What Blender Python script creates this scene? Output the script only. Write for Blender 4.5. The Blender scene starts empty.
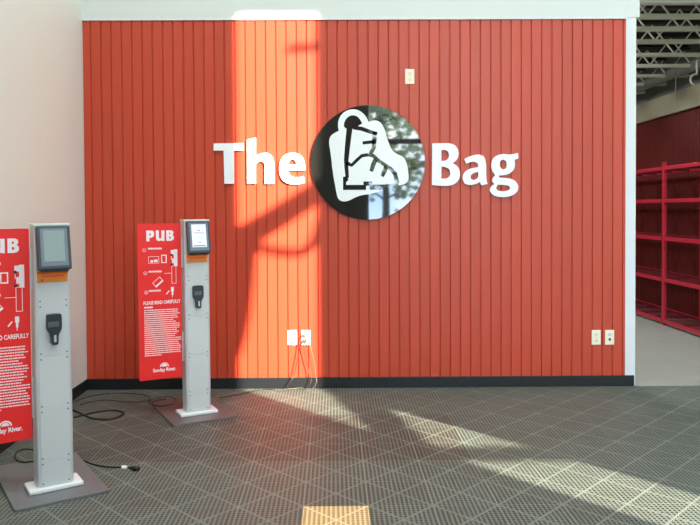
import bpy, bmesh, math, random
from mathutils import Vector, Matrix, noise
random.seed(7)
SC = bpy.context.scene
COL = SC.collection
R = math.radians
PI = math.pi

# ------------------------------------------------------------------ camera
F, H = 725.0, 1.39                       # focal length in px (700 wide), eye height
PITCH, YAW, ROLL = R(1.25), R(0.4), R(0.3)
cy, sy, cp, sp = math.cos(YAW), math.sin(YAW), math.cos(PITCH), math.sin(PITCH)
fw = Vector((sy*cp, cy*cp, -sp)); rt = Vector((cy, -sy, 0)); up = Vector((sy*sp, cy*sp, cp))
c_, s_ = math.cos(ROLL), math.sin(ROLL)
rt2 = rt*c_ - up*s_; up2 = up*c_ + rt*s_
SX, SY = 0.015506, -0.052439
cam = bpy.data.cameras.new('camera'); cam.sensor_width = 36; cam.lens = 36*F/700
cam.shift_x, cam.shift_y = SX, SY; cam.clip_end = 200
co = bpy.data.objects.new('camera', cam); COL.objects.link(co)
M = Matrix((rt2, up2, -fw)).transposed().to_4x4(); M.translation = (0, 0, H)
co.matrix_world = M
SC.camera = co

def ray(x, y):
    a = ((x-350)/700+SX)*700/F; b = ((262.5-y)/700+SY)*700/F
    return fw + rt2*a + up2*b
WY = 5.66                                # the red wall
def wp(x, y, Y=WY):                      # measured photo point -> point on the wall (X, Z)
    d = ray(x, y); k = Y/d.y
    return (d.x*k, H+d.z*k)
def fp(x, y, z=0.0):                     # measured photo point -> point on the floor
    d = ray(x, y); k = (z-H)/d.z
    return Vector((d.x*k, d.y*k, z))

# ------------------------------------------------------------------ materials
def lin(c):
    return tuple(((v/255)/12.92 if v/255 <= .04045 else ((v/255+.055)/1.055)**2.4) for v in c)
MATS = {}
def mat(name, rgb, rough=.5, metal=0., spec=.5, var=.0, scale=8., bump=0., bscale=60., emit=0, coat=0., stretch=(1,1,1)):
    if name in MATS: return MATS[name]
    m = bpy.data.materials.new(name); m.use_nodes = True
    nt = m.node_tree; b = nt.nodes['Principled BSDF']
    col = (*lin(rgb), 1)
    b.inputs['Base Color'].default_value = col
    b.inputs['Roughness'].default_value = rough; b.inputs['Metallic'].default_value = metal
    b.inputs['Specular IOR Level'].default_value = spec
    b.inputs['Coat Weight'].default_value = coat
    tc = nt.nodes.new('ShaderNodeTexCoord'); mp = nt.nodes.new('ShaderNodeMapping')
    mp.inputs['Scale'].default_value = stretch
    nt.links.new(tc.outputs['Object'], mp.inputs['Vector'])
    nz = nt.nodes.new('ShaderNodeTexNoise'); nz.inputs['Scale'].default_value = scale; nz.inputs['Detail'].default_value = 4
    nt.links.new(mp.outputs[0], nz.inputs['Vector'])
    mr = nt.nodes.new('ShaderNodeMapRange')
    v = var if var else .02
    mr.inputs['To Min'].default_value = 1-v; mr.inputs['To Max'].default_value = 1+v
    nt.links.new(nz.outputs['Fac'], mr.inputs['Value'])
    mx = nt.nodes.new('ShaderNodeVectorMath'); mx.operation = 'SCALE'
    mx.inputs[0].default_value = col[:3]
    nt.links.new(mr.outputs[0], mx.inputs['Scale']); nt.links.new(mx.outputs[0], b.inputs['Base Color'])
    if bump:
        n2 = nt.nodes.new('ShaderNodeTexNoise'); n2.inputs['Scale'].default_value = bscale
        nt.links.new(mp.outputs[0], n2.inputs['Vector'])
        bp = nt.nodes.new('ShaderNodeBump'); bp.inputs['Strength'].default_value = bump; bp.inputs['Distance'].default_value = .004
        nt.links.new(n2.outputs['Fac'], bp.inputs['Height']); nt.links.new(bp.outputs[0], b.inputs['Normal'])
    if emit:
        b.inputs['Emission Color'].default_value = col; b.inputs['Emission Strength'].default_value = emit
    MATS[name] = m
    return m

class NT:                                # tiny node-expression helper
    def __init__(s, m): s.nt = m.node_tree
    def m(s, op, a, b=None, c=None):
        n = s.nt.nodes.new('ShaderNodeMath'); n.operation = op
        for i, v in enumerate((a, b, c)):
            if v is None: continue
            if isinstance(v, (int, float)): n.inputs[i].default_value = v
            else: s.nt.links.new(v, n.inputs[i])
        return n.outputs[0]
    def mix(s, f, a, b):
        n = s.nt.nodes.new('ShaderNodeMix'); n.data_type = 'RGBA'
        for k, v in ((0, f), (6, a), (7, b)):
            if isinstance(v, (int, float)): n.inputs[k].default_value = v
            elif isinstance(v, tuple): n.inputs[k].default_value = (*v, 1)
            else: s.nt.links.new(v, n.inputs[k])
        return n.outputs[2]

TX0, TY0, TS = -0.151, 3.373, 0.3048
def tile_mat(name, light, dark, linec, other=None, odark=None):
    m = bpy.data.materials.new(name); m.use_nodes = True
    nt = m.node_tree; b = nt.nodes['Principled BSDF']; E = NT(m)
    g = nt.nodes.new('ShaderNodeNewGeometry'); sx = nt.nodes.new('ShaderNodeSeparateXYZ')
    nt.links.new(g.outputs['Position'], sx.inputs[0])
    u = E.m('DIVIDE', E.m('SUBTRACT', sx.outputs[0], TX0), TS)
    v = E.m('DIVIDE', E.m('SUBTRACT', sx.outputs[1], TY0), TS)
    a, bb = E.m('FRACT', u), E.m('FRACT', v)
    def cell(q, n, half):                # 1 inside the opening, softened
        t = E.m('ABSOLUTE', E.m('SUBTRACT', E.m('FRACT', E.m('MULTIPLY', q, n)), .5))
        k = nt.nodes.new('ShaderNodeMapRange'); k.interpolation_type = 'SMOOTHSTEP'
        k.inputs['From Min'].default_value = half+.09; k.inputs['From Max'].default_value = half-.09
        nt.links.new(t, k.inputs['Value']); return k.outputs[0]
    hole = E.m('MULTIPLY', cell(a, 14, .27), cell(bb, 14, .37))
    def line(t, w):
        return E.m('LESS_THAN', E.m('ABSOLUTE', t), w)
    d1 = line(E.m('SUBTRACT', a, bb), .017); d2 = line(E.m('SUBTRACT', E.m('ADD', a, bb), 1), .017)
    e1 = E.m('GREATER_THAN', E.m('ABSOLUTE', E.m('SUBTRACT', a, .5)), .4915)
    e2 = E.m('GREATER_THAN', E.m('ABSOLUTE', E.m('SUBTRACT', bb, .5)), .4915)
    ln = E.m('MAXIMUM', E.m('MAXIMUM', d1, d2), E.m('MAXIMUM', e1, e2))
    hole = E.m('MULTIPLY', hole, E.m('SUBTRACT', 1, ln))
    top, low = light, dark
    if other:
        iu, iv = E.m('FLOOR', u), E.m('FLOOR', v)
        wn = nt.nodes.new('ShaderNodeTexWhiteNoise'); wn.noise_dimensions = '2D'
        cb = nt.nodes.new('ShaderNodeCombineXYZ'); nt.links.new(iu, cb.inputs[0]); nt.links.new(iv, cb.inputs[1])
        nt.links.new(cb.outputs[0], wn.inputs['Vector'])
        # browner tiles mid-floor, part of the darkening being shade put into the colour
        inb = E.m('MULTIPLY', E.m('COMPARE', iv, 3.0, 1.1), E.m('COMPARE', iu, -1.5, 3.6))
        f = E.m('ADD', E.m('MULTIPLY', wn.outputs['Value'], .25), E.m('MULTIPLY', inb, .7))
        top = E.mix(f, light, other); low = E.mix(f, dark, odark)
    nz = nt.nodes.new('ShaderNodeTexNoise'); nz.inputs['Scale'].default_value = 3.5; nz.inputs['Detail'].default_value = 6
    nt.links.new(g.outputs['Position'], nz.inputs['Vector'])
    colr = E.mix(hole, E.mix(ln, top, linec), low)
    sc = nt.nodes.new('ShaderNodeVectorMath'); sc.operation = 'SCALE'
    nt.links.new(colr, sc.inputs[0]); nt.links.new(E.m('ADD', .8, E.m('MULTIPLY', nz.outputs['Fac'], .4)), sc.inputs['Scale'])
    nt.links.new(sc.outputs[0], b.inputs['Base Color'])
    bp = nt.nodes.new('ShaderNodeBump'); bp.inputs['Strength'].default_value = .5; bp.inputs['Distance'].default_value = .004
    nt.links.new(E.m('SUBTRACT', 1, hole), bp.inputs['Height']); nt.links.new(bp.outputs[0], b.inputs['Normal'])
    b.inputs['Roughness'].default_value = .5; b.inputs['Specular IOR Level'].default_value = .4
    return m

def siding_mat(name, rgb, rough, g0, pitch, spec=.5):
    m = bpy.data.materials.new(name); m.use_nodes = True
    nt = m.node_tree; b = nt.nodes['Principled BSDF']; E = NT(m)
    tc = nt.nodes.new('ShaderNodeTexCoord'); sx = nt.nodes.new('ShaderNodeSeparateXYZ')
    nt.links.new(tc.outputs['Object'], sx.inputs[0])
    idx = E.m('FLOOR', E.m('DIVIDE', E.m('SUBTRACT', sx.outputs[0], g0), pitch))
    wn = nt.nodes.new('ShaderNodeTexWhiteNoise'); wn.noise_dimensions = '1D'; nt.links.new(idx, wn.inputs['W'])
    mp = nt.nodes.new('ShaderNodeMapping'); mp.inputs['Scale'].default_value = (30, 30, 1.5)
    nt.links.new(tc.outputs['Object'], mp.inputs['Vector'])
    nz = nt.nodes.new('ShaderNodeTexNoise'); nz.inputs['Scale'].default_value = 2; nz.inputs['Detail'].default_value = 5
    nt.links.new(mp.outputs[0], nz.inputs['Vector'])
    s = E.m('ADD', E.m('ADD', .88, E.m('MULTIPLY', wn.outputs['Value'], .1)), E.m('MULTIPLY', nz.outputs['Fac'], .14))
    vm = nt.nodes.new('ShaderNodeVectorMath'); vm.operation = 'SCALE'; vm.inputs[0].default_value = lin(rgb)
    nt.links.new(s, vm.inputs['Scale']); nt.links.new(vm.outputs[0], b.inputs['Base Color'])
    bp = nt.nodes.new('ShaderNodeBump'); bp.inputs['Strength'].default_value = .25; bp.inputs['Distance'].default_value = .002
    nt.links.new(nz.outputs['Fac'], bp.inputs['Height']); nt.links.new(bp.outputs[0], b.inputs['Normal'])
    b.inputs['Roughness'].default_value = rough; b.inputs['Specular IOR Level'].default_value = spec
    return m

def glass_mat():
    m = bpy.data.materials.new('window_glass'); m.use_nodes = True; nt = m.node_tree
    for n in list(nt.nodes): nt.nodes.remove(n)
    o = nt.nodes.new('ShaderNodeOutputMaterial'); t = nt.nodes.new('ShaderNodeBsdfTransparent'); g = nt.nodes.new('ShaderNodeBsdfGlossy')
    g.inputs['Roughness'].default_value = 0; t.inputs['Color'].default_value = (.95, .97, .96, 1)
    fr = nt.nodes.new('ShaderNodeFresnel'); fr.inputs['IOR'].default_value = 1.3
    mx = nt.nodes.new('ShaderNodeMixShader'); nt.links.new(fr.outputs[0], mx.inputs[0])
    nt.links.new(t.outputs[0], mx.inputs[1]); nt.links.new(g.outputs[0], mx.inputs[2]); nt.links.new(mx.outputs[0], o.inputs[0])
    return m

PITCHW, G0 = .0793, 2.013
m_red = siding_mat('red_siding_paint', (185, 64, 38), .40, G0, PITCHW)
m_dred = siding_mat('dark_red_panelling', (104, 28, 20), .6, 0, .09, .3)
m_white = mat('white_wall_paint', (207, 212, 208), .55, var=.015, scale=2, bump=.05, bscale=150)
m_beige = mat('pale_beige_wall_paint', (230, 238, 228), .55, var=.02, scale=2, bump=.05, bscale=150)
m_trim = mat('white_trim_paint', (213, 216, 215), .4)
m_black = mat('black_rubber', (24, 27, 30), .4, spec=.4)
m_conc = mat('grey_concrete', (150, 149, 138), .5, var=.12, scale=3)
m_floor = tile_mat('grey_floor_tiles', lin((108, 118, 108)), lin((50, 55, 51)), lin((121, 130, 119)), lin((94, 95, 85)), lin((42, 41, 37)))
m_yt = tile_mat('beige_floor_tile', lin((232, 205, 150)), lin((165, 130, 85)), lin((245, 222, 172)))
m_deckd = mat('dark_deck_and_chord_shade', (70, 72, 66), .7)
m_joist = mat('cream_joist_paint', (246, 243, 228), .5)
m_fascia = mat('olive_beige_board', (176, 168, 138), .6, var=.05)
m_pipe = mat('grey_duct_paint', (130, 132, 122), .6)
m_rack = mat('red_rack_paint', (192, 32, 52), .4)
m_wire = mat('dark_red_wire', (120, 28, 38), .45)
m_alu = mat('satin_aluminium_paint', (205, 210, 210), .38, metal=.25, var=.02)
m_panel = mat('light_grey_panel_paint', (212, 216, 215), .4, metal=.15)
m_cap = mat('pale_green_cap_plastic', (212, 226, 214), .25)
m_foot = mat('white_foot_casting', (236, 239, 238), .35)
m_plate = mat('dark_grey_base_metal', (122, 124, 126), .4, metal=.35, var=.06, scale=12)
m_plateb = mat('brown_grey_base_metal', (118, 110, 108), .4, metal=.3, var=.08, scale=12)
m_frame = mat('dark_grey_screen_plastic', (64, 74, 80), .35)
m_bezel = mat('mid_grey_bezel', (118, 128, 136), .3)
m_scr = mat('grey_green_screen_glass', (142, 160, 158), .12, emit=.1)
m_scrw = mat('pale_blue_screen_page', (222, 230, 240), .15, emit=.35)
m_ink = mat('grey_screen_ink', (150, 158, 170), .4)
m_orange = mat('orange_plastic', (255, 146, 44), .4)
m_oranged = mat('orange_plastic_lip', (245, 96, 24), .4)
m_dark = mat('charcoal_plastic', (40, 48, 54), .35)
m_slate = mat('slate_plastic_band', (84, 96, 104), .35)
m_lab = mat('pale_label', (190, 196, 196), .4)
m_sign = mat('bright_red_sign_print', (244, 46, 44), .35, spec=.4)
m_print = mat('white_sign_print', (250, 240, 240), .4)
m_signb = mat('sign_black_print', (40, 20, 24), .4)
m_letter = mat('white_sign_letter', (240, 244, 246), .35)
m_disc = mat('black_gloss_disc', (34, 34, 32), .03, spec=1.0, coat=1.0)
m_decal = mat('white_bag_decal', (236, 240, 241), .3)
m_out = mat('ivory_outlet_plastic', (236, 226, 200), .35)
m_outw = mat('white_outlet_plastic', (244, 244, 240), .35)
m_slot = mat('outlet_slot_dark', (60, 56, 54), .6)
m_screw = mat('steel_screw', (120, 124, 126), .35, metal=.8)
m_cable = mat('black_cable_jacket', (20, 21, 22), .45)
m_cablew = mat('light_cable_jacket', (140, 120, 100), .45)
m_cabler = mat('brown_cable_jacket', (58, 42, 36), .45)
m_brick = mat('brown_brick', (120, 82, 66), .8, var=.2, scale=12)
m_fw = mat('dark_interior_wall', (70, 68, 64), .7)
m_mull = mat('dark_window_frame', (46, 48, 48), .4)
m_grass = mat('lawn', (96, 112, 70), .9, var=.3)
m_bark = mat('bark', (78, 66, 54), .9, var=.25, bump=.6)
m_leaf = mat('leaves', (176, 190, 156), .6, var=.35, scale=2)
m_glass = glass_mat()
m_lampm = mat('lamp_housing_white', (235, 235, 232), .5)
m_lampe = mat('lamp_diffuser', (255, 250, 242), .5, emit=3.0)

# ------------------------------------------------------------------ mesh helpers
class MB:
    def __init__(s): s.bm = bmesh.new(); s.mi = 0
    def box(s, x0, x1, y0, y1, z0, z1, Mx=None):
        vs = [s.bm.verts.new(Vector(p)) for p in ((x0,y0,z0),(x1,y0,z0),(x1,y1,z0),(x0,y1,z0),(x0,y0,z1),(x1,y0,z1),(x1,y1,z1),(x0,y1,z1))]
        if Mx is not None:
            for v in vs: v.co = Mx @ v.co
        for f in ((0,3,2,1),(4,5,6,7),(0,1,5,4),(1,2,6,5),(2,3,7,6),(3,0,4,7)):
            s.bm.faces.new([vs[i] for i in f]).material_index = s.mi
        return s
    def rod(s, a, b, r, r2=None, n=8):
        a, b = Vector(a), Vector(b); d = (b-a); r2 = r if r2 is None else r2
        q = d.to_track_quat('Z', 'Y').to_matrix()
        r0 = [s.bm.verts.new(a + q @ Vector((r*math.cos(2*PI*i/n), r*math.sin(2*PI*i/n), 0))) for i in range(n)]
        r1 = [s.bm.verts.new(b + q @ Vector((r2*math.cos(2*PI*i/n), r2*math.sin(2*PI*i/n), 0))) for i in range(n)]
        for i in range(n): s.bm.faces.new((r0[i], r0[(i+1)%n], r1[(i+1)%n], r1[i])).material_index = s.mi
        s.bm.faces.new(r0[::-1]).material_index = s.mi; s.bm.faces.new(r1).material_index = s.mi
        return s
    def tube(s, pts, r, n=8):
        pts = [Vector(p) for p in pts]; rings = []
        for i, p in enumerate(pts):
            t = (pts[min(i+1, len(pts)-1)] - pts[max(i-1, 0)]).normalized()
            q = t.to_track_quat('Z', 'Y').to_matrix()
            ax = Vector((0,0,1)) if abs(t.z) < .9 else Vector((0,1,0))
            e1 = t.cross(ax).normalized(); e2 = t.cross(e1)
            rr = r[i] if isinstance(r, list) else r
            rings.append([s.bm.verts.new(p + e1*rr*math.cos(2*PI*k/n) + e2*rr*math.sin(2*PI*k/n)) for k in range(n)])
        for a, b in zip(rings, rings[1:]):
            for k in range(n):
                try: s.bm.faces.new((a[k], a[(k+1)%n], b[(k+1)%n], b[k])).material_index = s.mi
                except ValueError: pass
        s.bm.faces.new(rings[0]); s.bm.faces.new(rings[-1][::-1])
        return s
    def prism(s, pts, fn, d0, d1, holes=()):
        """outline (2-D) extruded between depths d0 and d1; fn(u, v, d) -> point"""
        loops = [pts] + list(holes)
        edges = []; base = []
        for lp in loops:
            vs = [s.bm.verts.new((p[0], p[1], 0)) for p in lp]
            base.append(vs)
            for i in range(len(vs)): edges.append(s.bm.edges.new((vs[i], vs[(i+1)%len(vs)])))
        res = bmesh.ops.triangle_fill(s.bm, use_beauty=True, use_dissolve=False, edges=edges, normal=(0,0,1))
        faces = [g for g in res['geom'] if isinstance(g, bmesh.types.BMFace)]
        for f in faces: f.material_index = s.mi
        tops = {}
        for lp in base:
            for v in lp: tops[v] = s.bm.verts.new(fn(v.co.x, v.co.y, d1))
        for f in faces:
            try: s.bm.faces.new([tops[v] for v in reversed(f.verts)]).material_index = s.mi
            except ValueError: pass
        for lp in base:
            n = len(lp)
            for i in range(n):
                s.bm.faces.new((lp[i], lp[(i+1)%n], tops[lp[(i+1)%n]], tops[lp[i]])).material_index = s.mi
        for lp in base:
            for v in lp: v.co = Vector(fn(v.co.x, v.co.y, d0))
        return s
    def build(s, name, m, parent=None, bevel=0, smooth=False, seg=2, loc=None):
        bmesh.ops.recalc_face_normals(s.bm, faces=s.bm.faces)
        me = bpy.data.meshes.new(name); s.bm.to_mesh(me); s.bm.free()
        for mm in (m if isinstance(m, (list, tuple)) else [m]): me.materials.append(mm)
        if smooth:
            for p in me.polygons: p.use_smooth = True
        o = bpy.data.objects.new(name, me); COL.objects.link(o)
        if parent is not None: o.parent = parent
        if loc: o.location = loc
        if bevel:
            b = o.modifiers.new('bevel', 'BEVEL'); b.width = bevel; b.segments = seg; b.limit_method = 'ANGLE'; b.angle_limit = R(40)
        return o

def tag(o, label=None, cat=None, group=None, kind=None):
    if label: o['label'] = label
    if cat: o['category'] = cat
    if group: o['group'] = group
    if kind: o['kind'] = kind
    return o
def empty(name, loc=(0,0,0), rz=0.):
    o = bpy.data.objects.new(name, None); COL.objects.link(o); o.location = loc; o.rotation_euler = (0,0,rz)
    o.empty_display_size = .1
    return o
def struct(o): o['kind'] = 'structure'; return o

def smooth_poly(pts, it=2, ang=42):
    """round an outline, keeping its sharp corners"""
    for _ in range(it):
        n = len(pts); out = []
        for i in range(n):
            p0, p1, p2 = Vector(pts[i-1][:2]), Vector(pts[i][:2]), Vector(pts[(i+1)%n][:2])
            a, b = (p1-p0), (p2-p1)
            t = math.degrees(a.angle(b)) if a.length > 1e-9 and b.length > 1e-9 else 0
            if t > ang: out.append(tuple(p1))
            else:
                out.append(tuple(p1 - a*.25)); out.append(tuple(p1 + b*.25))
        pts = out
    return pts
def catmull(pts, k=6):
    P = [Vector(p) for p in pts]; P = [P[0]*2-P[1]] + P + [P[-1]*2-P[-2]]; out = []
    for i in range(1, len(P)-2):
        for j in range(k):
            t = j/k; a, b, c, d = P[i-1], P[i], P[i+1], P[i+2]
            out.append(.5*((2*b)+(c-a)*t+(2*a-5*b+4*c-d)*t*t+(3*b-a-3*c+d)*t**3))
    out.append(P[-2]); return out
def text_mb(mb, body, size, fn, width=None, bold=0., depth=.0012, align='LEFT', spacing=1.0):
    """built-in lettering turned into thin solid print"""
    cu = bpy.data.curves.new('t', 'FONT'); cu.body = body; cu.size = size; cu.align_x = align; cu.offset = bold*size
    cu.extrude = depth/2; cu.space_character = spacing; cu.resolution_u = 3
    o = bpy.data.objects.new('t', cu); COL.objects.link(o)
    bpy.context.view_layer.update()
    dg = bpy.context.evaluated_depsgraph_get(); me = bpy.data.meshes.new_from_object(o.evaluated_get(dg))
    xs = [v.co.x for v in me.vertices]; k = 1.0 if not width else width/(max(xs)-min(xs)); x0 = min(xs) if width else 0
    if align == 'CENTER' and width: x0 = (max(xs)+min(xs))/2
    vs = [mb.bm.verts.new(fn((v.co.x-x0)*k, v.co.y, v.co.z)) for v in me.vertices]
    for p in me.polygons:
        try: mb.bm.faces.new([vs[i] for i in p.vertices]).material_index = mb.mi
        except ValueError: pass
    bpy.data.objects.remove(o); bpy.data.curves.remove(cu); bpy.data.meshes.remove(me)

# ------------------------------------------------------------------ the room
LX, RX, FY, CZ = -1.935, 7.0, -1.0, 6.9
TZ = 2.859                                # top of the red siding
# floor, with the hole the beige tile sits in
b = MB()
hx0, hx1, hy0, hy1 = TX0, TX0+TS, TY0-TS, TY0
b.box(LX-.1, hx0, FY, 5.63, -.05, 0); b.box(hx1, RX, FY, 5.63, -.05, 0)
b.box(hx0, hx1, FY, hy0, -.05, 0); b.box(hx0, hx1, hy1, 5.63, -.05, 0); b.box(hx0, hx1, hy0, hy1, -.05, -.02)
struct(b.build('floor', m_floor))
tag(MB().box(hx0+.001, hx1-.001, hy0+.001, hy1-.001, -.02, .001).build('floor_tile', m_yt),
    'beige plastic grid tile set among the grey floor tiles, bottom edge of photo', 'floor tile')
struct(MB().box(LX-.1, 8, 5.63, 14, -.05, -.001).build('floor_back_room', m_conc))
struct(MB().box(LX-.15, LX, FY, 5.9, 0, CZ).build('wall_left', m_beige))
wb = struct(MB().box(LX, 2.344, WY, WY+.14, 0, CZ).build('wall_back', m_white))
# siding: one board panel with real v-grooves
def groove_panel(x0, x1, z0, z1, Y, g0, pitch, gw, gd, th, along='x'):
    xs = []; n = math.floor((x0-g0)/pitch); prof = [(x0, 0)]
    while g0+n*pitch < x1:
        g = g0+n*pitch
        if g-gw > x0 and g+gw < x1: prof += [(g-gw/2, 0), (g-gw*.16, gd), (g+gw*.16, gd), (g+gw/2, 0)]
        n += 1
    prof.append((x1, 0)); bm = MB(); V = bm.bm.verts.new
    rows = []
    for (x, d) in prof: rows.append([V((x, Y+d, z0)), V((x, Y+d, z1))])
    back = [[V((x0, Y+th, z0)), V((x0, Y+th, z1))], [V((x1, Y+th, z0)), V((x1, Y+th, z1))]]
    for a, c in zip(rows, rows[1:]): bm.bm.faces.new((a[0], c[0], c[1], a[1]))
    bm.bm.faces.new((rows[0][0], rows[0][1], back[0][1], back[0][0])); bm.bm.faces.new((rows[-1][1], rows[-1][0], back[1][0], back[1][1]))
    bm.bm.faces.new((back[0][0], back[0][1], back[1][1], back[1][0]))
    for k, rev in ((0, False), (1, True)):
        lp = [r_[k] for r_ in rows] + [back[1][k], back[0][k]]
        f = bm.bm.faces.new(lp[::-1] if rev else lp)
    return bm
groove_panel(LX+.003, 2.272, .0, TZ, WY-.018, G0, PITCHW, .0125, .009, .018).build('siding', m_red, wb)
struct(MB().box(2.272, 2.352, WY-.024, WY+.15, .0, TZ+.01).build('trim_1', m_trim, bevel=.002))        # white post at the opening
struct(MB().box(LX, 2.377, WY-.024, WY, TZ+.012, CZ).build('trim_2', m_white))                            # header above the siding
struct(MB().box(LX, 2.272, WY-.03, WY-.001, TZ, TZ+.012).build('trim_3', m_trim))                         # thin ledge over the siding
struct(MB().box(LX, 2.342, WY-.032, WY-.018, 0, .084).build('baseboard_back', m_black, bevel=.003))
struct(MB().box(LX, LX+.01, FY, WY-.032, 0, .084).build('baseboard_left', m_black, bevel=.003))
# rest of the shell
struct(MB().box(4.62, RX, WY, WY+.14, 0, CZ).build('wall_beside_opening', m_white))
struct(MB().box(2.344, 4.62, WY, WY+.14, 3.13, CZ).build('wall_over_opening', m_white))
struct(MB().box(RX, RX+.15, FY, 5.9, 0, CZ).build('wall_right', m_white))
struct(MB().box(LX-.15, RX+.15, FY-.12, 5.9, CZ, CZ+.15).build('ceiling', m_white))
# front wall behind the camera, with its storefront and one tall narrow window
W1a, W1b, W1z0, W1z1 = .56, 4.45, .35, 5.1
S0, S1, Sz0, Sz1 = 5.03, 5.73, .2, 6.295
b = MB(); y0, y1 = FY-.10, FY
b.box(LX-.15, W1a, y0, y1, 0, CZ); b.box(W1a, W1b, y0, y1, 0, W1z0); b.box(W1a, W1b, y0, y1, W1z1, CZ)
b.box(W1b, S0, y0, y1, 0, CZ); b.box(S0, S1, y0, y1, 0, Sz0); b.box(S0, S1, y0, y1, Sz1, CZ); b.box(S1, RX+.15, y0, y1, 0, CZ)
struct(b.build('wall_front', m_fw))
w = struct(empty('window_1', (0,0,0)))
b = MB(); b.box(W1a, W1b, y0+.02, y1-.02, 2.50, 2.59)
for k in range(4):
    x = W1a + (W1b-W1a)*k/3
    b.box(x-.03, x+.03, y0+.02, y1-.02, W1z0, W1z1)
b.box(W1a, W1b, y0+.02, y1-.02, W1z0, W1z0+.06); b.box(W1a, W1b, y0+.02, y1-.02, W1z1-.06, W1z1)
b.build('window_frame', m_mull, w)
MB().box(W1a, W1b, FY-.054, FY-.048, W1z0, W1z1).build('window_glass', m_glass, w)
w = struct(empty('window_2', (0,0,0)))
b = MB(); b.box(S0, S1, y0+.02, y0+.06, 2.535, 2.645); b.box(S0, S1, y0+.02, y0+.06, Sz0, Sz0+.05)
b.build('window_frame', m_mull, w)
MB().box(S0, S1, FY-.054, FY-.048, Sz0, Sz1).build('window_glass', m_glass, w)

# ------------------------------------------------------------------ back room
struct(groove_panel(-13.9, -5.8, 0, 2.65, 4.55, 0, .09, .012, .006, .1).build('wall_back_room_right', m_dred)).rotation_euler = (0, 0, -PI/2)
struct(MB().box(4.49, 4.66, 5.8, 14, 2.65, 2.92).build('trim_4', m_fascia))
struct(MB().box(4.62, 4.76, 5.8, 14, 2.9, 3.6).build('wall_back_room_upper', m_pipe))
struct(MB().box(LX, 8, 14, 14.1, 0, 3.6).build('wall_back_room_far', m_dred))
b = MB(); b.box(LX-.1, 8, 5.8, 14.1, 3.53, 3.6)
for k in range(40): b.box(LX, 8, 5.85+k*.2, 5.93+k*.2, 3.49, 3.53)
struct(b.build('ceiling_back_room', m_deckd))
struct(MB().box(LX-.1, LX, 5.9, 14, 0, 3.6).build('wall_back_room_left', m_white))
struct(MB().rod((4.36, 5.85, 3.12), (4.36, 13.9, 3.12), .07, n=16).build('trim_5', m_pipe, smooth=True))
ordn = ['topmost', 'second', 'third', 'fourth', 'fifth', 'sixth', 'seventh', 'eighth', 'ninth']
def joist(Y, lab):
    t = empty('roof_joist', (3.35, Y, 3.09))
    tag(t, lab, 'roof joist', 'open-web roof joists of the back room')
    MB().box(-1.3, 1.26, -.038, -.006, 0, .034).box(-1.3, 1.26, .006, .038, 0, .034).build('bottom_chord', m_joist, t)
    MB().box(-1.3, 1.26, -.030, .030, .35, .375).build('top_chord', m_deckd, t)  # dark deck colour on the top chord stands in for shade
    b = MB(); n = 5; w_ = 2.5/n; ph = (Y*1.7 % 1)*w_*.6
    for k in range(n):
        x = -1.28 + k*w_ + ph*0
        b.rod((x, 0, .345), (x+w_/2, 0, .03), .009, n=6); b.rod((x+w_/2, 0, .03), (x+w_, 0, .345), .009, n=6)
    b.build('web', m_joist, t)
for i, yy in enumerate((4.0, 18.5, 30.7, 43.3, 56.4, 67.3, 77.2, 85.6, 93.6)):
    dd = ray(665, yy); joist(dd.y*1.70/dd.z, f'cream open-web steel roof joist in the back room, {ordn[i]} in the photo')
# conduit elbow by the duct
bb = MB(); c0 = Vector((4.16, 8.35, 2.87))
bb.tube([Vector((4.16+.024, 8.35, 3.089)), Vector((4.16+.024, 8.35, 2.95))]+[c0+Vector((.05*math.cos(a), 0, .06*math.sin(a))) for a in [R(60+14*k) for k in range(16)]], .012)
tag(bb.build('conduit_elbow', m_joist, smooth=True), 'small cream curved conduit elbow hanging from the joists by the grey duct', 'conduit')
tag(MB().rod((4.20, 8.9, 2.74), (4.20, 8.9, 3.09), .008).build('hanger_rod', m_pipe), 'thin grey hanger rod dropping from the joists over the red rack', 'rod')

# red rack
rk = tag(empty('storage_rack', (3.93, 8.6, 0)), 'red steel storage rack with wire mesh shelves along the dark red wall', 'storage rack')
ups = (-2.5, 0.0, 2.45)
for yy in ups:
    for xx in (0, .45):
        MB().box(xx-.018, xx+.018, yy-.025, yy+.025, 0, 1.94).build('upright', m_rack, rk, bevel=.003)
for z in (.07, .56, 1.05, 1.50, 1.885):
    for (ya, yb) in ((-2.47, -.03), (.03, 2.42)):
        for xx in (-.012, .462):
            MB().box(xx-.012, xx+.012, ya, yb, z-.042, z).build('beam', m_rack, rk, bevel=.002)
        b = MB()
        k = ya+.03
        while k < yb: b.box(.0, .45, k-.002, k+.002, z-.012, z-.008); k += .05
        for j in range(10): b.box(.02+j*.046, .024+j*.046, ya, yb, z-.008, z-.004)
        for j in range(5):
            q = ya+.3+j*(yb-ya-.6)/4; b.box(0, .45, q-.015, q+.015, z-.04, z-.014)
        b.build('wire_deck', m_wire, rk)

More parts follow.
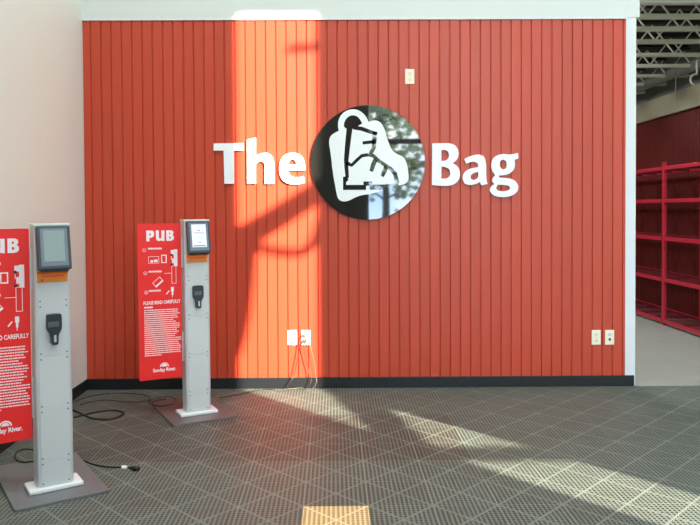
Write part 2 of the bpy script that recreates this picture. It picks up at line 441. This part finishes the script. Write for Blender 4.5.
# ------------------------------------------------------------------ lettering on the wall
LY = WY-.018
def wall_fn(x, z, d): return (x, LY-d, z)
def crop(pts, ox, oy, s): return [wp(ox+x/s, oy+y/s, LY) for x, y in pts]
def letter(nm, outer, holes, label, d0=.004, d1=.02):
    b = MB(); b.prism(smooth_poly(outer), wall_fn, d0, d1, [smooth_poly(h) for h in holes])
    return tag(b.build('sign_letter', m_letter), label, 'letter', 'white raised letters on the red wall')
g1 = (210, 135, 9.54); g2 = (255, 135, 9.545); g3 = (425, 135, 7.5); g7 = (420, 130, 6.364)
letter('T', crop([(38,82),(322,79),(322,150),(230,150),(232,466),(140,466),(133,150),(38,150)], *g1), [], 'white capital T on the red wall, first letter of The')
letter('h', crop([(355,45),(440,28)], *g1)+crop([(10,205),(45,183),(85,172),(125,172),(158,192),(178,228),(184,275),(184,467),(95,467),(95,300),(90,272),(75,257),(50,254),(28,262),(10,274)], *g2)+crop([(440,465),(357,465)], *g1), [], 'white lower-case h in sunlight on the red wall, middle letter of The')
letter('e', crop([(479,338),(320,338),(325,368),(345,393),(385,407),(430,403),(466,393),(478,456),(430,470),(380,474),(320,468),(275,445),(245,405),(232,350),(232,300),(240,250),(265,208),(305,180),(350,170),(400,175),(440,195),(467,235),(479,290)], *g2),
       [crop([(318,284),(322,262),(338,240),(360,232),(380,240),(393,262),(396,284)], *g2)], 'white lower-case e beside the black disc, last letter of The')
letter('B', crop([(52,65),(160,62),(205,68),(235,90),(250,130),(245,170),(228,196),(203,213),(235,228),(256,258),(262,300),(250,340),(222,368),(180,382),(120,382),(50,376)], *g3),
       [crop([(120,115),(145,112),(168,122),(180,150),(172,180),(150,195),(120,195)], *g3), crop([(120,238),(150,240),(178,255),(188,285),(182,312),(160,328),(120,328)], *g3)], 'white capital B right of the black disc, first letter of Bag')
letter('a', crop([(280,185),(320,165),(370,155),(402,168),(418,205),(418,310),(426,345),(388,352),(378,330),(350,346),(310,352),(280,340),(267,310),(275,275),(305,250),(345,240),(368,238),(366,214),(350,202),(325,202),(291,216)], *g7),
       [crop([(368,268),(340,272),(320,290),(320,310),(338,320),(360,312),(368,300)], *g7)], 'white lower-case a on the red wall, middle letter of Bag')
letter('g', crop([(620,147),(622,183),(598,190),(602,225),(592,258),(560,282),(520,290),(500,290),(498,302),(520,305),(570,308),(605,325),(623,355),(618,390),(590,415),(545,428),(490,426),(455,410),(440,385),(448,360),(470,345),(456,325),(460,305),(477,290),(455,260),(449,225),(458,185),(485,162),(525,152),(560,158),(590,155)], *g7),
       [crop([(525,188),(545,200),(550,222),(545,245),(525,253),(508,240),(502,220),(508,198)], *g7), crop([(490,348),(530,350),(562,355),(572,370),(560,385),(525,392),(490,385),(480,370)], *g7)], 'white lower-case g with a looped tail, last letter of Bag')

# disc with the bag-and-boot emblem
DX, DZ, DR = .265, 1.756, .442
disc = tag(empty('round_sign', (DX, LY, DZ)), 'round glossy black sign with a white bag and ski boot emblem between the words', 'sign')
b = MB(); NN = 96
b.prism([(DR*math.cos(2*PI*k/NN), DR*math.sin(2*PI*k/NN)) for k in range(NN)], lambda x, z, d: (x, -d, z), .003, .022)
b.build('disc', m_disc, disc, bevel=.0015)
cA = lambda p: [(310+x/8.75, 100+y/8.75) for x, y in p]
cB = lambda p: [(310+x/7.5, 155+y/7.5) for x, y in p]
cC = lambda p: [(360+x/8.743, 100+y/8.743) for x, y in p]
cD = lambda p: [(360+x/7.5, 155+y/7.5) for x, y in p]
def dl(pts): return [(wp(x, y, LY)[0]-DX, wp(x, y, LY)[1]-DZ) for x, y in pts]
dfn = lambda x, z, d: (x, -d, z)
outer = cA([(252,272),(243,230),(248,180),(270,135),(310,100),(365,82),(420,90),(465,120),(495,160),(508,188)]) \
    + cC([(72,196),(110,183),(145,183),(180,200),(205,240),(225,300),(245,370),(270,430),(310,470),(360,492)]) \
    + cD([(303,4),(335,30),(352,75),(360,130),(364,185),(345,212),(320,222),(290,228),(283,212),(192,219),(165,268),(80,292)]) \
    + cB([(380,302),(330,322),(290,345),(245,350),(215,335),(200,300),(190,240),(175,160),(165,80),(158,10)]) + cA([(172,420),(165,360),(178,320),(205,295)])
hole = cA([(295,232),(300,195),(320,160),(355,137),(395,137),(430,160),(456,208),(430,225),(398,240),(365,256),(330,254),(312,252)])
b = MB(); b.prism(smooth_poly(dl(outer)), dfn, .0218, .0232, [smooth_poly(dl(hole))]); b.build('bag_emblem', m_decal, disc)
b = MB()
def stroke(pts, w):
    P = [Vector(p) for p in dl(pts)]
    L, Rr = [], []
    for i, p in enumerate(P):
        t = (P[min(i+1, len(P)-1)]-P[max(i-1, 0)]).normalized(); n = Vector((-t.y, t.x))
        ww = (w[i] if isinstance(w, list) else w)/128/2
        L.append(tuple(p+n*ww)); Rr.append(tuple(p-n*ww))
    b.prism(L+Rr[::-1], dfn, .0231, .0240)
stroke([(349.8,126),(348.5,137),(347.2,149),(346.2,160),(346.3,166),(347.2,178)], [6,5.5,5,4.5,4,3.4])
stroke([(346,162.8),(351.6,165.4),(356.6,160.5),(361.6,156),(368,155)], [4.4,3.4,3.2,3.2,3.4])
stroke([(353,127.6),(362,129.2),(369.5,132),(377.2,134)], [4.2,4,3.8,3])
stroke([(374.6,132),(374.2,140),(373.6,148),(370.5,153.6)], [4.4,4.4,4,4])
stroke([(368,154.6),(373,156),(378.5,161),(384.5,165),(390.5,169),(394.8,174),(397,183.4)], [3.6,3.6,3.6,3.6,3.8,4.2,4.4])
stroke([(362.6,143.2),(374,142.0)], 3.2)
stroke([(375.5,159.5),(373.2,164.5),(371,171.6)], [4.4,4.4,3.6])
stroke([(386,167),(384,171.5),(381.8,176.6)], [4.4,4.4,3.6])
b.prism(dl([(343,177.2),(347,176),(348.3,180.2),(346.2,182),(346.2,185),(363.3,185),(363.3,181.6),(371.8,181.6),(371.8,184.6),(385.8,184.6),(382.5,189.8),(369.6,190),(369.4,185.6),(366,185.8),(365.8,190),(343,190)]), dfn, .0231, .0240)
b.build('boot_outline', m_disc, disc)

# ------------------------------------------------------------------ outlets
def outlet(px, py, label, mm, kind='duplex', group=None):
    X, Z = wp(px, py, LY)
    t = tag(empty('wall_outlet', (X, LY, Z)), label, 'outlet')
    MB().box(-.036, .036, -.006, .0, -.058, .058).build('cover_plate', mm, t, bevel=.003)
    if kind == 'duplex':
        for s in (-1, 1):
            f = MB().box(-.017, .017, -.0085, -.006, s*.024-.014, s*.024+.014).build('socket', mm, t, bevel=.002)
            MB().box(-.009, -.006, -.0095, -.0085, s*.024-.002, s*.024+.008).build('slot', m_slot, f); MB().box(.006, .009, -.0095, -.0085, s*.024-.002, s*.024+.008).build('slot', m_slot, f)
            MB().rod((0, -.0085, s*.024-.007), (0, -.0095, s*.024-.007), .0028).build('slot', m_slot, f)
    elif kind == 'jack':
        MB().box(-.014, .014, -.0085, -.006, .012, .034).build('jack', m_lab, t, bevel=.001)
        MB().box(-.009, .009, -.0095, -.006, -.024, -.006).build('jack', m_slot, t, bevel=.001)
    MB().rod((0, -.006, 0), (0, -.0075, 0), .003).build('screw', m_screw, t)
    return t
outlet(409.7, 76.6, 'small ivory outlet high on the red wall above the black disc', m_out)
outlet(292.3, 337.5, 'empty white wall outlet in the sunlight, left of the one with cords', m_outw)
o2 = outlet(305.8, 337.5, 'white wall outlet with cords plugged in, low on the sunlit wall', m_outw)
outlet(596, 337.3, 'left ivory outlet of the pair low on the wall near the white post', m_out)
outlet(609.4, 337.3, 'right ivory outlet with a dark jack, low on the wall beside the white post', m_out, 'jack')

def cable(name, pts, r, m_, label, k=6, cat='cable', group=None):
    b = MB().tube(catmull(pts, k), r, n=8)
    return tag(b.build(name, m_, smooth=True), label, cat, group)
def wpt(x, y, out=.02): X, Z = wp(x, y, LY-out); return (X, LY-out, Z)
def plug(px, py, m_, label):
    X, Z = wp(px, py, LY)
    t = tag(MB().box(X-.011, X+.011, LY-.035, LY-.009, Z-.011, Z+.011).build('power_plug', m_, bevel=.003), label, 'plug')
plug(305.3, 334.6, m_cablew, 'upper white plug pushed into the outlet with the cords')
plug(305.6, 340.6, m_cablew, 'lower white plug pushed into the outlet with the cords')
def flz(x, y, z=.005): v = fp(x, y, z); v.z = z; return tuple(v)
cable('cord', [wpt(304.5,336,.04), wpt(302.5,341,.05), wpt(299.5,350,.035), wpt(297,362,.03), wpt(294,374,.03), wpt(291,381,.05), flz(284,388.5), flz(274,389.5), flz(262,389.5), flz(250,392), flz(236,395), flz(220,397.5)], .0032, m_cabler,
      'brown cord hanging leftmost from the outlet and trailing to the far kiosk')
cable('cord', [wpt(306.5,340,.04), wpt(304,346,.04), wpt(306,358,.035), wpt(309,372,.03), wpt(311,381,.05), flz(306,389), flz(296,388.8), flz(286,390.5), flz(276,392)], .0032, m_cabler,
      'dark cord hanging from the lower plug and curling behind the first on the floor')
cable('cord', [wpt(309,341,.03), wpt(312,352,.03), wpt(315,366,.03), wpt(316,377,.035), wpt(316.5,382,.045), flz(312,388.6), flz(300,387.9), flz(288,389)], .0013, m_cablew,
      'thin pale cord hanging rightmost from the outlet over the black baseboard')

# ------------------------------------------------------------------ kiosks
SW, SH = .285, 1.033
def sign_panel(root, name):
    """the red instruction panel; u to the right, v down from its top left corner"""
    x1 = -.098; x0 = x1-SW; ztop = 1.308; yb = .045
    s = MB(); r = .008; pts = []
    for (cx_, cz_, a0) in ((x1-r, ztop-r, 0), (x0+r, ztop-r, 90), (x0+r, ztop-SH+r, 180), (x1-r, ztop-SH+r, 270)):
        for k in range(4): a = R(a0+30*k); pts.append((cx_+r*math.cos(a), cz_+r*math.sin(a)))
    s.prism(pts, lambda x, z, d: (x, yb-d, z), -.003, .003)
    sg = s.build('sign_panel', m_sign, root)
    for za, zb in ((ztop-.3, ztop-.1), (ztop-SH+.1, ztop-SH+.3)): MB().box(x1-.004, x1+.018, yb+.003, yb+.02, za, zb).build('bracket', m_alu, sg)
    KX, KZ = SW/42.7, SH/156.5
    def P(px_, py_):            # from the far sign's own photographed layout
        return (x0+(px_-137.4)*KX, ztop-(py_-222.6 + (px_-137.4)*0.016)*KZ)
    D0 = .003
    fn = lambda x, z, d: (x, yb-D0-d, z)
    def rect(b, ax, ay, bx, by, d=.0009):
        p = [P(ax, ay), P(bx, ay), P(bx, by), P(ax, by)]
        b.prism(p, fn, -.0003, d)
    def frame(b, ax, ay, bx, by, t=.55):
        rect(b, ax, ay, bx, ay+t); rect(b, ax, by-t, bx, by); rect(b, ax, ay+t, ax+t, by-t); rect(b, bx-t, ay+t, bx, by-t)
    def txt(b, s_, ax, by, size, width=None, bold=.02, align='LEFT'):
        ox, oz = P(ax, by)
        text_mb(b, s_, size, lambda x, y, z: (ox+x, yb-D0-.0006-z, oz+y), width, bold, .001, align)
    # heading, block letters like the printed ones
    b = MB()
    def poly(p, holes=()): b.prism([P(*q) for q in p], fn, -.0003, .0012, [[P(*q) for q in h] for h in holes])
    poly([(145.8,229.4),(150.4,229.3),(152.4,229.8),(153.4,231.2),(153.6,233.4),(152.9,235.4),(151.2,236.5),(148.9,236.6),(148.9,240),(145.8,240)], [[(148.9,231.8),(148.9,234.2),(150.0,234.1),(150.5,233.1),(150.0,232)]])
    poly([(155.2,229.3),(158.2,229.3),(158.2,236.4),(158.7,237.3),(160.1,237.3),(160.7,236.4),(160.7,229.3),(163.7,229.3),(163.7,239.8),(161,239.8),(160.6,239.1),(158.6,239.9),(156.4,239.4),(155.3,237.7)])
    poly([(165.5,229.2),(170.6,229.2),(172.4,230.1),(172.8,232),(171.7,234),(173.2,235.5),(173.1,238),(171.6,239.4),(169.6,239.8),(165.5,239.8)], [[(168.4,231.4),(168.4,233.2),(169.5,233.2),(169.9,232.3),(169.4,231.4)], [(168.4,235.4),(168.4,237.5),(169.7,237.5),(170.2,236.4),(169.6,235.4)]])
    b.build('heading', m_print, sg)
    # three numbered steps
    for n, (cx_, cy_, tx, tw) in enumerate(((143.6,248.8,147.3,14.5), (144.4,271.8,147.6,14), (144.9,291,147.6,12.4))):
        b = MB(); c = Vector(P(cx_, cy_)); ro, ri = .0115, .0095
        b.prism([(c.x+ro*math.cos(2*PI*k/20), c.y+ro*math.sin(2*PI*k/20)) for k in range(20)], fn, -.0003, .0009,
                [[(c.x+ri*math.cos(2*PI*k/20), c.y+ri*math.sin(2*PI*k/20)) for k in range(20)]])
        txt(b, str(n+1), cx_, cy_+.9, .014, None, .02, 'CENTER')
        x = tx; rnd = random.Random(n+3)
        while x < tx+tw-1:
            w_ = rnd.uniform(.5, 1.1); rect(b, x, cy_-2.2, min(x+w_, tx+tw), cy_-.6); x += w_+.28
        b.build('step_caption', m_print, sg)
    # cards and reader of step one
    b = MB(); frame(b, 147.6, 255.2, 158, 262.2, .35); rect(b, 149.6, 259, 152.2, 261.2); rect(b, 153, 258.4, 156.6, 261)
    b.build('card_icon', m_print, sg)
    b = MB(); frame(b, 160.2, 253.8, 165.6, 262, .9); b.build('screen_icon', m_print, sg); b = MB()
    frame(b, 170.4, 265, 175, 283, .4); rect(b, 172.9, 248.6, 176.4, 265.5); rect(b, 169.8, 249.2, 173, 253.6); rect(b, 171, 257.6, 173, 262.5)
    rect(b, 170, 253.6, 170.5, 259)
    rect(b, 163, 272.3, 170.4, 272.7)
    b.build('kiosk_icon', m_print, sg); b = MB()
    # tilted card of step two
    c = Vector(P(156.6, 281)); ca, sa = math.cos(R(40)), math.sin(R(40))
    def rr(u0, v0, u1, v1): b.prism([(c.x+u*ca-v*sa, c.y+u*sa+v*ca) for u, v in ((u0,v0),(u1,v0),(u1,v1),(u0,v1))], fn, -.0003, .0009)
    rr(-.032,-.020,.032,-.009); rr(-.032,.016,.032,.019); rr(-.032,-.009,-.029,.016); rr(.029,-.009,.032,.016)
    b.build('ticket_icon', m_print, sg); b = MB()
    # handset and tick of step three
    rect(b, 169.6, 286.6, 172.4, 291); rect(b, 170.2, 291, 171.8, 294.6); rect(b, 170.7, 294.6, 171.2, 297)
    b.build('scanner_icon', m_print, sg); b = MB()
    q = Vector(P(166, 291.6))
    b.prism([(q.x-.010, q.y-.012), (q.x-.004, q.y-.014), (q.x+.014, q.y+.008), (q.x+.008, q.y+.011)], fn, -.0003, .0009)
    b.build('tick_icon', m_print, sg)
    for (cx_, cy_) in ((170.4, 254.0), (170.4, 264.0)):
        b = MB(); c = P(cx_, cy_); b.prism([(c[0]+.0078*math.cos(2*PI*k/16), c[1]+.0078*math.sin(2*PI*k/16)) for k in range(16)], fn, -.0003, .0018)
        b.build('diagram_dot', m_signb, sg)
    b = MB(); txt(b, 'PLEASE READ CAREFULLY', 142.2, 303.3, .031, (178.9-142.2)*KX, .022)
    b.build('warning_line', m_print, sg)
    b = MB(); rnd = random.Random(5)
    rect(b, 142.8, 305.4, 151.2, 306.8)
    ends = [177,176,178,176,177,172,174,178,179,177,176,177,175,173,179,179,177,178,179,179,178,179,160]
    y = 308.6
    for e in ends:
        x = 142.8
        while x < e-1:
            w_ = rnd.uniform(.8, 2.6); rect(b, x, y, min(x+w_, e), y+.85, .0006); x += w_+.35
        y += 2.06
    b.build('fine_print', m_print, sg)
    # resort logo and name
    b = MB(); c = Vector(P(161.9, 366.6)); ro, ri = .030, .023
    arc = [(c.x+ro*math.cos(a), c.y+ro*math.sin(a)*.9) for a in [PI*k/14 for k in range(15)]] + [(c.x+ri*math.cos(a), c.y+ri*math.sin(a)*.9) for a in [PI*(14-k)/14 for k in range(15)]]
    b.prism(arc, fn, -.0003, .0009)
    b.prism([(c.x+.018*math.cos(a), c.y+.001+.017*math.sin(a)) for a in [PI*k/10 for k in range(11)]], fn, -.0003, .0009)
    b.build('logo', m_print, sg)
    b = MB(); txt(b, 'Sunday River.', 150.6, 371.4, .032, (173.4-150.6)*KX, .03)
    b.build('brand_name', m_print, sg)

def kiosk(loc, ang, label, plate_m, page):
    t = tag(empty('kiosk', loc, ang), label, 'kiosk'); t.rotation_euler.y = R(-.18)
    Mx = MB()
    r = .02; pts = []
    for (x, y, a0) in ((.217-r, .53-r, 0), (-.217+r, .53-r, 90), (-.217+r, -.155+r, 180), (.217-r, -.155+r, 270)):
        for k in range(5): a = R(a0+22.5*k); pts.append((x+r*math.cos(a), y+r*math.sin(a)))
    Mx.prism(pts, lambda x, y, d: (x, y, d), 0.0, .014); Mx.build('base_plate', plate_m, t, bevel=.003)
    MB().box(-.128, .128, -.022, .125, .014, .036).build('foot', m_foot, t, bevel=.006)
    # extruded column with rounded corners and side channels
    pts = []
    prof = [(-.084,.014),(-.081,.006),(-.076,.0015),(-.070,0),(.070,0),(.076,.0015),(.081,.006),(.084,.014),(.084,.036),(.080,.040),(.080,.058),(.084,.062),(.084,.088),(.080,.097),(.072,.10),(-.072,.10),(-.080,.097),(-.084,.088),(-.084,.062),(-.080,.058),(-.080,.040),(-.084,.036)]
    MB().prism(prof, lambda x, y, d: (x*1.03, y, d), .036, 1.318).build('column', m_alu, t)
    MB().box(-.0875, .0875, -.004, .103, 1.318, 1.331).build('cap', m_cap, t, bevel=.003)
    zs = (.039, .165, .422, .680, .938, 1.315)
    for z0_, z1_ in zip(zs, zs[1:]):
        p = MB().box(-.069, .069, -.003, .0005, z0_+.001, z1_-.001).build('front_panel', m_panel, t, bevel=.0008)
        for x in (-.061, .061):
            for z in (z0_+.014, z1_-.014): MB().rod((x, -.003, z), (x, -.0048, z), .0040, n=10).build('screw', m_screw, p)
    # slogan mark under the handset
    MB().box(-.018, .018, -.0038, -.003, .748-.0, .752).build('nameplate', m_ink, t)
    # screen housing, leaning back
    h = MB(); A = Matrix.Translation((-.002, -.008, 1.317)) @ Matrix.Rotation(R(-11), 4, 'X')
    h.box(-.079, .077, -.036, .0, -.218, 0, A)
    hs = h.build('screen_housing', m_frame, t, bevel=.009, seg=3)
    MB().box(-.064, .062, -.0372, -.0355, -.200, -.016, A).build('bezel', m_bezel, hs, bevel=.0008)
    scn = MB().box(-.050, .047, -.0384, -.0370, -.178, -.026, A).build('screen', m_scrw if page else m_scr, hs)
    MB().box(-.066, .064, -.022, .0, -.224, -.214, A).build('housing_lip', m_dark, hs, bevel=.004)
    if page:
        q = MB()
        for (u0, u1, z, th) in ((-.010,.006,-.062,.009),(-.036,.034,-.078,.003),(-.030,.028,-.086,.002),(-.024,.022,-.104,.002),(-.030,.028,-.116,.002),(-.016,.012,-.142,.005),(-.044,.040,-.165,.008)):
            q.box(u0, u1, -.0388, -.0384, z-th, z, A)
        q.build('page_text', m_ink, scn)
    # orange card bracket
    ob = MB(); ob.box(-.074, .070, -.010, -.003, 1.043, 1.097); o_ = ob.build('card_bracket', m_orange, t, bevel=.002)
    MB().box(-.074, .070, -.030, -.008, 1.090, 1.099).build('bracket_lip', m_oranged, o_, bevel=.002)
    MB().box(-.052, .050, -.0125, -.0098, 1.070, 1.077).build('card_slot', m_oranged, o_)
    MB().rod((-.052, -.010, 1.056), (-.052, -.0125, 1.056), .004).build('screw', m_dark, o_)
    # handheld scanner in its cradle
    prof = smooth_poly([(-.036,.884),(-.031,.889),(.027,.889),(.032,.884),(.033,.820),(.028,.804),(.016,.786),(.016,.744),(.011,.737),(-.013,.737),(-.018,.744),(-.018,.786),(-.032,.804),(-.037,.820)], 1, 60)
    sc = MB().prism(prof, lambda x, z, d: (x, -.003-d, z), 0, .034).build('scanner', m_dark, t, bevel=.006, seg=3)
    MB().box(-.032, .018, -.0395, -.036, .826, .852).build('scanner_band', m_slate, sc, bevel=.001)
    MB().box(-.006, .005, -.0385, -.0365, .752, .786).build('scanner_label', m_lab, sc)
    sign_panel(t, 'sign')
    return t
kiosk((-1.383, 3.572, 0), R(33), 'nearer light grey kiosk at the left edge with a blank screen and cropped red sign', m_plate, False)
kiosk((-.919, 4.875, 0), R(27), 'farther light grey kiosk with lit page on screen and full red sign, against red wall', m_plateb, True)

# loose cables on the floor
cable('power_cable', [flz(60,453), flz(40,451), flz(26,449,.014), flz(17,452,.014), flz(15,458,.016), flz(22,462,.018), flz(34,461,.018)], .0042, m_cable,
      'short black cable loop on the base plate left of the nearer kiosk column')
pc = cable('extension_cable', [flz(70,458), flz(84,461), flz(96,465), flz(110,467), flz(123,467.3), flz(131,467.6)], .0042, m_cable,
      'black cable with a white tag running out right of the nearer kiosk')
a, c = Vector(flz(130,467.6,.014)), Vector(flz(139,468.6,.014))
MB().tube([a, a.lerp(c,.5), c], [.007,.013,.011], 10).build('plug_head', m_cable, pc, smooth=True)
a, c = Vector(flz(122,467.2,.008)), Vector(flz(127,467.4,.008))
MB().rod(a, c, .010, n=12).build('cable_tag', m_print, pc)
def ring(cx_, cy_, rx, ry, k0, k1, n=30, z=.006, wob=1.0):
    return [flz(cx_+rx*math.cos(R(k0+(k1-k0)*i/n)), cy_+ry*math.sin(R(k0+(k1-k0)*i/n))+wob*math.sin(i*1.3), z+.004*(i % 3)) for i in range(n+1)]
cable('coiled_cable', [flz(70,409), flz(78,412), flz(86,416), flz(96,419), flz(110,419.4), flz(118,417), flz(124,413), flz(116,410.5), flz(104,411), flz(92,413), flz(82,415.5), flz(74,417.5)], .007, m_cable,
      'thick black cable loop lying on the floor behind the nearer kiosk', cat='cable')
cable('coiled_cable', [flz(72,403), flz(84,398), flz(100,394.5), flz(120,393), flz(138,394), flz(150,397), flz(146,401), flz(128,402), flz(106,400), flz(90,402), flz(80,405)], .0024, m_cable,
      'thin dark cable loop on the floor along the black baseboard, left corner', cat='cable')
cable('coiled_cable', [flz(148,402,.016), flz(156,398,.016), flz(168,396.6,.016), flz(176,399,.016), flz(172,404,.016), flz(160,406,.017), flz(152,404,.017), flz(156,400.4,.018), flz(166,399.4,.018)], .003, m_cable,
      'small black cable coil lying on the farther kiosk base plate', cat='cable')

# ------------------------------------------------------------------ outside
struct(MB().box(-30, 40, -45, FY-.15, -.25, -.05).build('ground_outside', m_grass))
tag(MB().box(4.72, 4.97, -6.4, FY-.11, -.05, 8.6).build('sun_block_wall', m_brick), 'tall brown brick wall added outside the storefront to block the sun', 'wall')  # unseen wall, added to keep direct sun out of the storefront
def tree(loc, h, crown_r, n, seed, label, base=1.2, dens=.16):
    rnd = random.Random(seed); t = tag(empty('tree', loc), label, 'tree')
    b = MB(); b.tube(catmull([(0,0,-.1),(.08,0,h*.3),(-.05,.05,h*.6),(.02,0,h*.95)], 4), [.13*(1-.8*i/12) for i in range(13)], 8)
    tips = []
    for k in range(26):
        z = h*(.25+.7*rnd.random()); a = rnd.random()*6.28; l = crown_r*(.5+.5*rnd.random())
        e = Vector((l*math.cos(a), l*math.sin(a), z+l*.5)); b.tube([(0,0,z), (e.x*.5, e.y*.5, z+l*.15), e], [.035,.022,.01], 5); tips.append((Vector((0,0,z)), e))
    b.build('trunk', m_bark, t, smooth=True)
    b = MB()
    for k in range(n):
        s, e = rnd.choice(tips); p = s.lerp(e, .35+.75*rnd.random()) + Vector((rnd.gauss(0,.25), rnd.gauss(0,.25), rnd.gauss(0,.25)))
        q = Matrix.Translation(p) @ Matrix.Rotation(rnd.random()*6.28, 4, 'Z') @ Matrix.Rotation(rnd.random()*3.1, 4, 'X')
        w_ = dens*(.6+.6*rnd.random()); vs = [b.bm.verts.new(q @ Vector(v)) for v in ((-w_/2,0,0),(0,w_*.35,0),(w_/2,0,0),(0,-w_*.35,0))]
        b.bm.faces.new(vs)
    b.build('foliage', m_leaf, t)
tree((1.35, -8.6, 0), 6.0, 2.0, 2100, 1, 'leafy green tree outside, reflected in the middle of the black disc', dens=.26)
tree((4.2, -14.2, 0), 6.5, 2.3, 2100, 2, 'leafy tree outside, reflected at the right rim of the black disc', dens=.26)
tree((-6.5, -13, 0), 6.5, 2.4, 2500, 3, 'leafy tree outside the storefront left of the others', dens=.26)
# bare leaning tree whose limbs cross the sunbeam through the narrow window
# (u, v) = where its shadow is seen on the red wall, carried back along the sun's path
TE = .38; HX = .87
YT = -1.55
def sp_(u, v, Y=YT):
    L = (WY-Y)
    return (u+HX*L, Y, v+L*math.sqrt(1+HX*HX)*TE)
bt = tag(empty('bare_tree', (5.16, YT, 0)), 'slim bare tree with slanting limbs outside the narrow window', 'tree')
b = MB()
def limb(p, r):
    p = catmull([sp_(*q) for q in p], 5); n = len(p)
    rs = [r[0]+(r[1]-r[0])*i/(n-1) for i in range(n)] if isinstance(r, tuple) else r
    b.tube([Vector(q)-Vector((5.16, YT, 0)) for q in p], rs, 10)
xt = -.98
b.tube(catmull([(0,0,-.1),(.02,0,1.2),(0,.0,2.4),(.01,0,3.8),(0,0,5.0),(.02,0,7.2)], 5), [.10-.002*i for i in range(26)], 10)
limb([(xt,1.02),(-.70,1.18),(-.40,1.36),(-.10,1.55),(.15,1.72)], (.105,.085))          # broad diagonal
limb([(xt,1.20),(-.62,1.10),(-.46,1.06),(-.30,1.05),(-.22,1.08),(-.16,1.17),(-.11,1.32),(-.08,1.5)], (.034,.034))
limb([(.3,2.60),(-.06,2.64),(-.2,2.64),(-.36,2.63)], (.038,.030))
limb([(.3,2.62),(.26,1.8),(.15,1.60)], (.026,.05))
limb([(xt,-.83),(-.77,-.68),(-.54,-.50),(-.31,-.31),(-.1,-.14),(.15,.06)], (.078,.118))
limb([(xt,.10),(-.84,.2),(-.76,.5),(-.72,.95),(-.72,1.25)], (.04,.085))
b.build('trunk', m_bark, bt, smooth=True)

# ------------------------------------------------------------------ light
sun = bpy.data.lights.new('sun', 'SUN'); sun.energy = 31.0; sun.angle = R(.45); sun.color = (1, .86, .73)
so = bpy.data.objects.new('sun', sun); COL.objects.link(so)
d = Vector((-HX, 1, -TE*math.sqrt(1+HX*HX))); so.rotation_euler = d.to_track_quat('-Z', 'Y').to_euler()
wd = bpy.data.worlds.new('sky'); SC.world = wd; wd.use_nodes = True
nt = wd.node_tree; bg = nt.nodes['Background']
tc = nt.nodes.new('ShaderNodeTexCoord'); nz = nt.nodes.new('ShaderNodeTexNoise'); nz.inputs['Scale'].default_value = 3; nz.inputs['Detail'].default_value = 5
cr = nt.nodes.new('ShaderNodeValToRGB'); cr.color_ramp.elements[0].color = (.42, .62, .95, 1); cr.color_ramp.elements[0].position = .42
cr.color_ramp.elements[1].color = (.95, .97, 1, 1); cr.color_ramp.elements[1].position = .6
nt.links.new(tc.outputs['Generated'], nz.inputs['Vector']); nt.links.new(nz.outputs['Fac'], cr.inputs['Fac']); nt.links.new(cr.outputs[0], bg.inputs['Color'])
bg.inputs['Strength'].default_value = 11.5
for (x0, x1, z0, z1) in ((W1a, W1b, W1z0, W1z1), (S0, S1, Sz0, Sz1)):
    p = bpy.data.lights.new('window_daylight', 'AREA'); p.shape = 'RECTANGLE'; p.size = x1-x0; p.size_y = z1-z0; p.cycles.is_portal = True
    po = bpy.data.objects.new('window_daylight', p); COL.objects.link(po); po.location = ((x0+x1)/2, FY+.01, (z0+z1)/2)
    po.rotation_euler = Vector((0,1,0)).to_track_quat('-Z', 'Z').to_euler()
def added_lamp(x, y, z, power, label, sx=1.2, sy_=.6, col=(.93, .98, 1)):  # unseen fittings added to brighten the two rooms
    t = tag(empty('fill_lamp', (x, y, z)), label, 'lamp', 'added fill lamps')
    MB().box(-sx/2, sx/2, -sy_/2, sy_/2, .0, .08).build('housing', m_lampm, t)
    for s in (-1, 1): MB().rod((s*sx*.35, 0, .08), (s*sx*.35, 0, (CZ if z > 3.6 else 3.5)-z), .006).build('hanger', m_lampm, t)
    l = bpy.data.lights.new('lamp', 'AREA'); l.shape = 'RECTANGLE'; l.size = sx*.95; l.size_y = sy_*.9; l.energy = power; l.color = col
    lo = bpy.data.objects.new('fill_light', l); COL.objects.link(lo); lo.location = (x, y, z-.01)
for i, (x, y) in enumerate(((-.8, .6), (1.6, .6), (4.0, .6), (-.8, 3.0), (1.6, 3.0), (4.0, 3.0))):
    added_lamp(x, y, 6.3, 66, f'white fill lamp added above the front room, {("left","middle","right")[i%3]} of the {"row nearer the storefront" if i < 3 else "row nearer the red wall"}')
added_lamp(2.0, 8.0, 3.42, 80, 'white fill lamp added above the back room, nearer the opening')
added_lamp(2.0, 11.0, 3.42, 80, 'white fill lamp added above the back room, farther from the opening')

# ------------------------------------------------------------------ render look
SC.view_settings.view_transform = 'Standard'; SC.view_settings.look = 'None'
SC.view_settings.gamma = 1; SC.view_settings.use_curve_mapping = False
SC.view_settings.exposure = 0.12
cyc = SC.cycles
cyc.use_denoising = True; cyc.max_bounces = 8; cyc.diffuse_bounces = 5; cyc.glossy_bounces = 4; cyc.transparent_max_bounces = 8
cyc.sample_clamp_indirect = 6; cyc.caustics_reflective = False; cyc.caustics_refractive = False
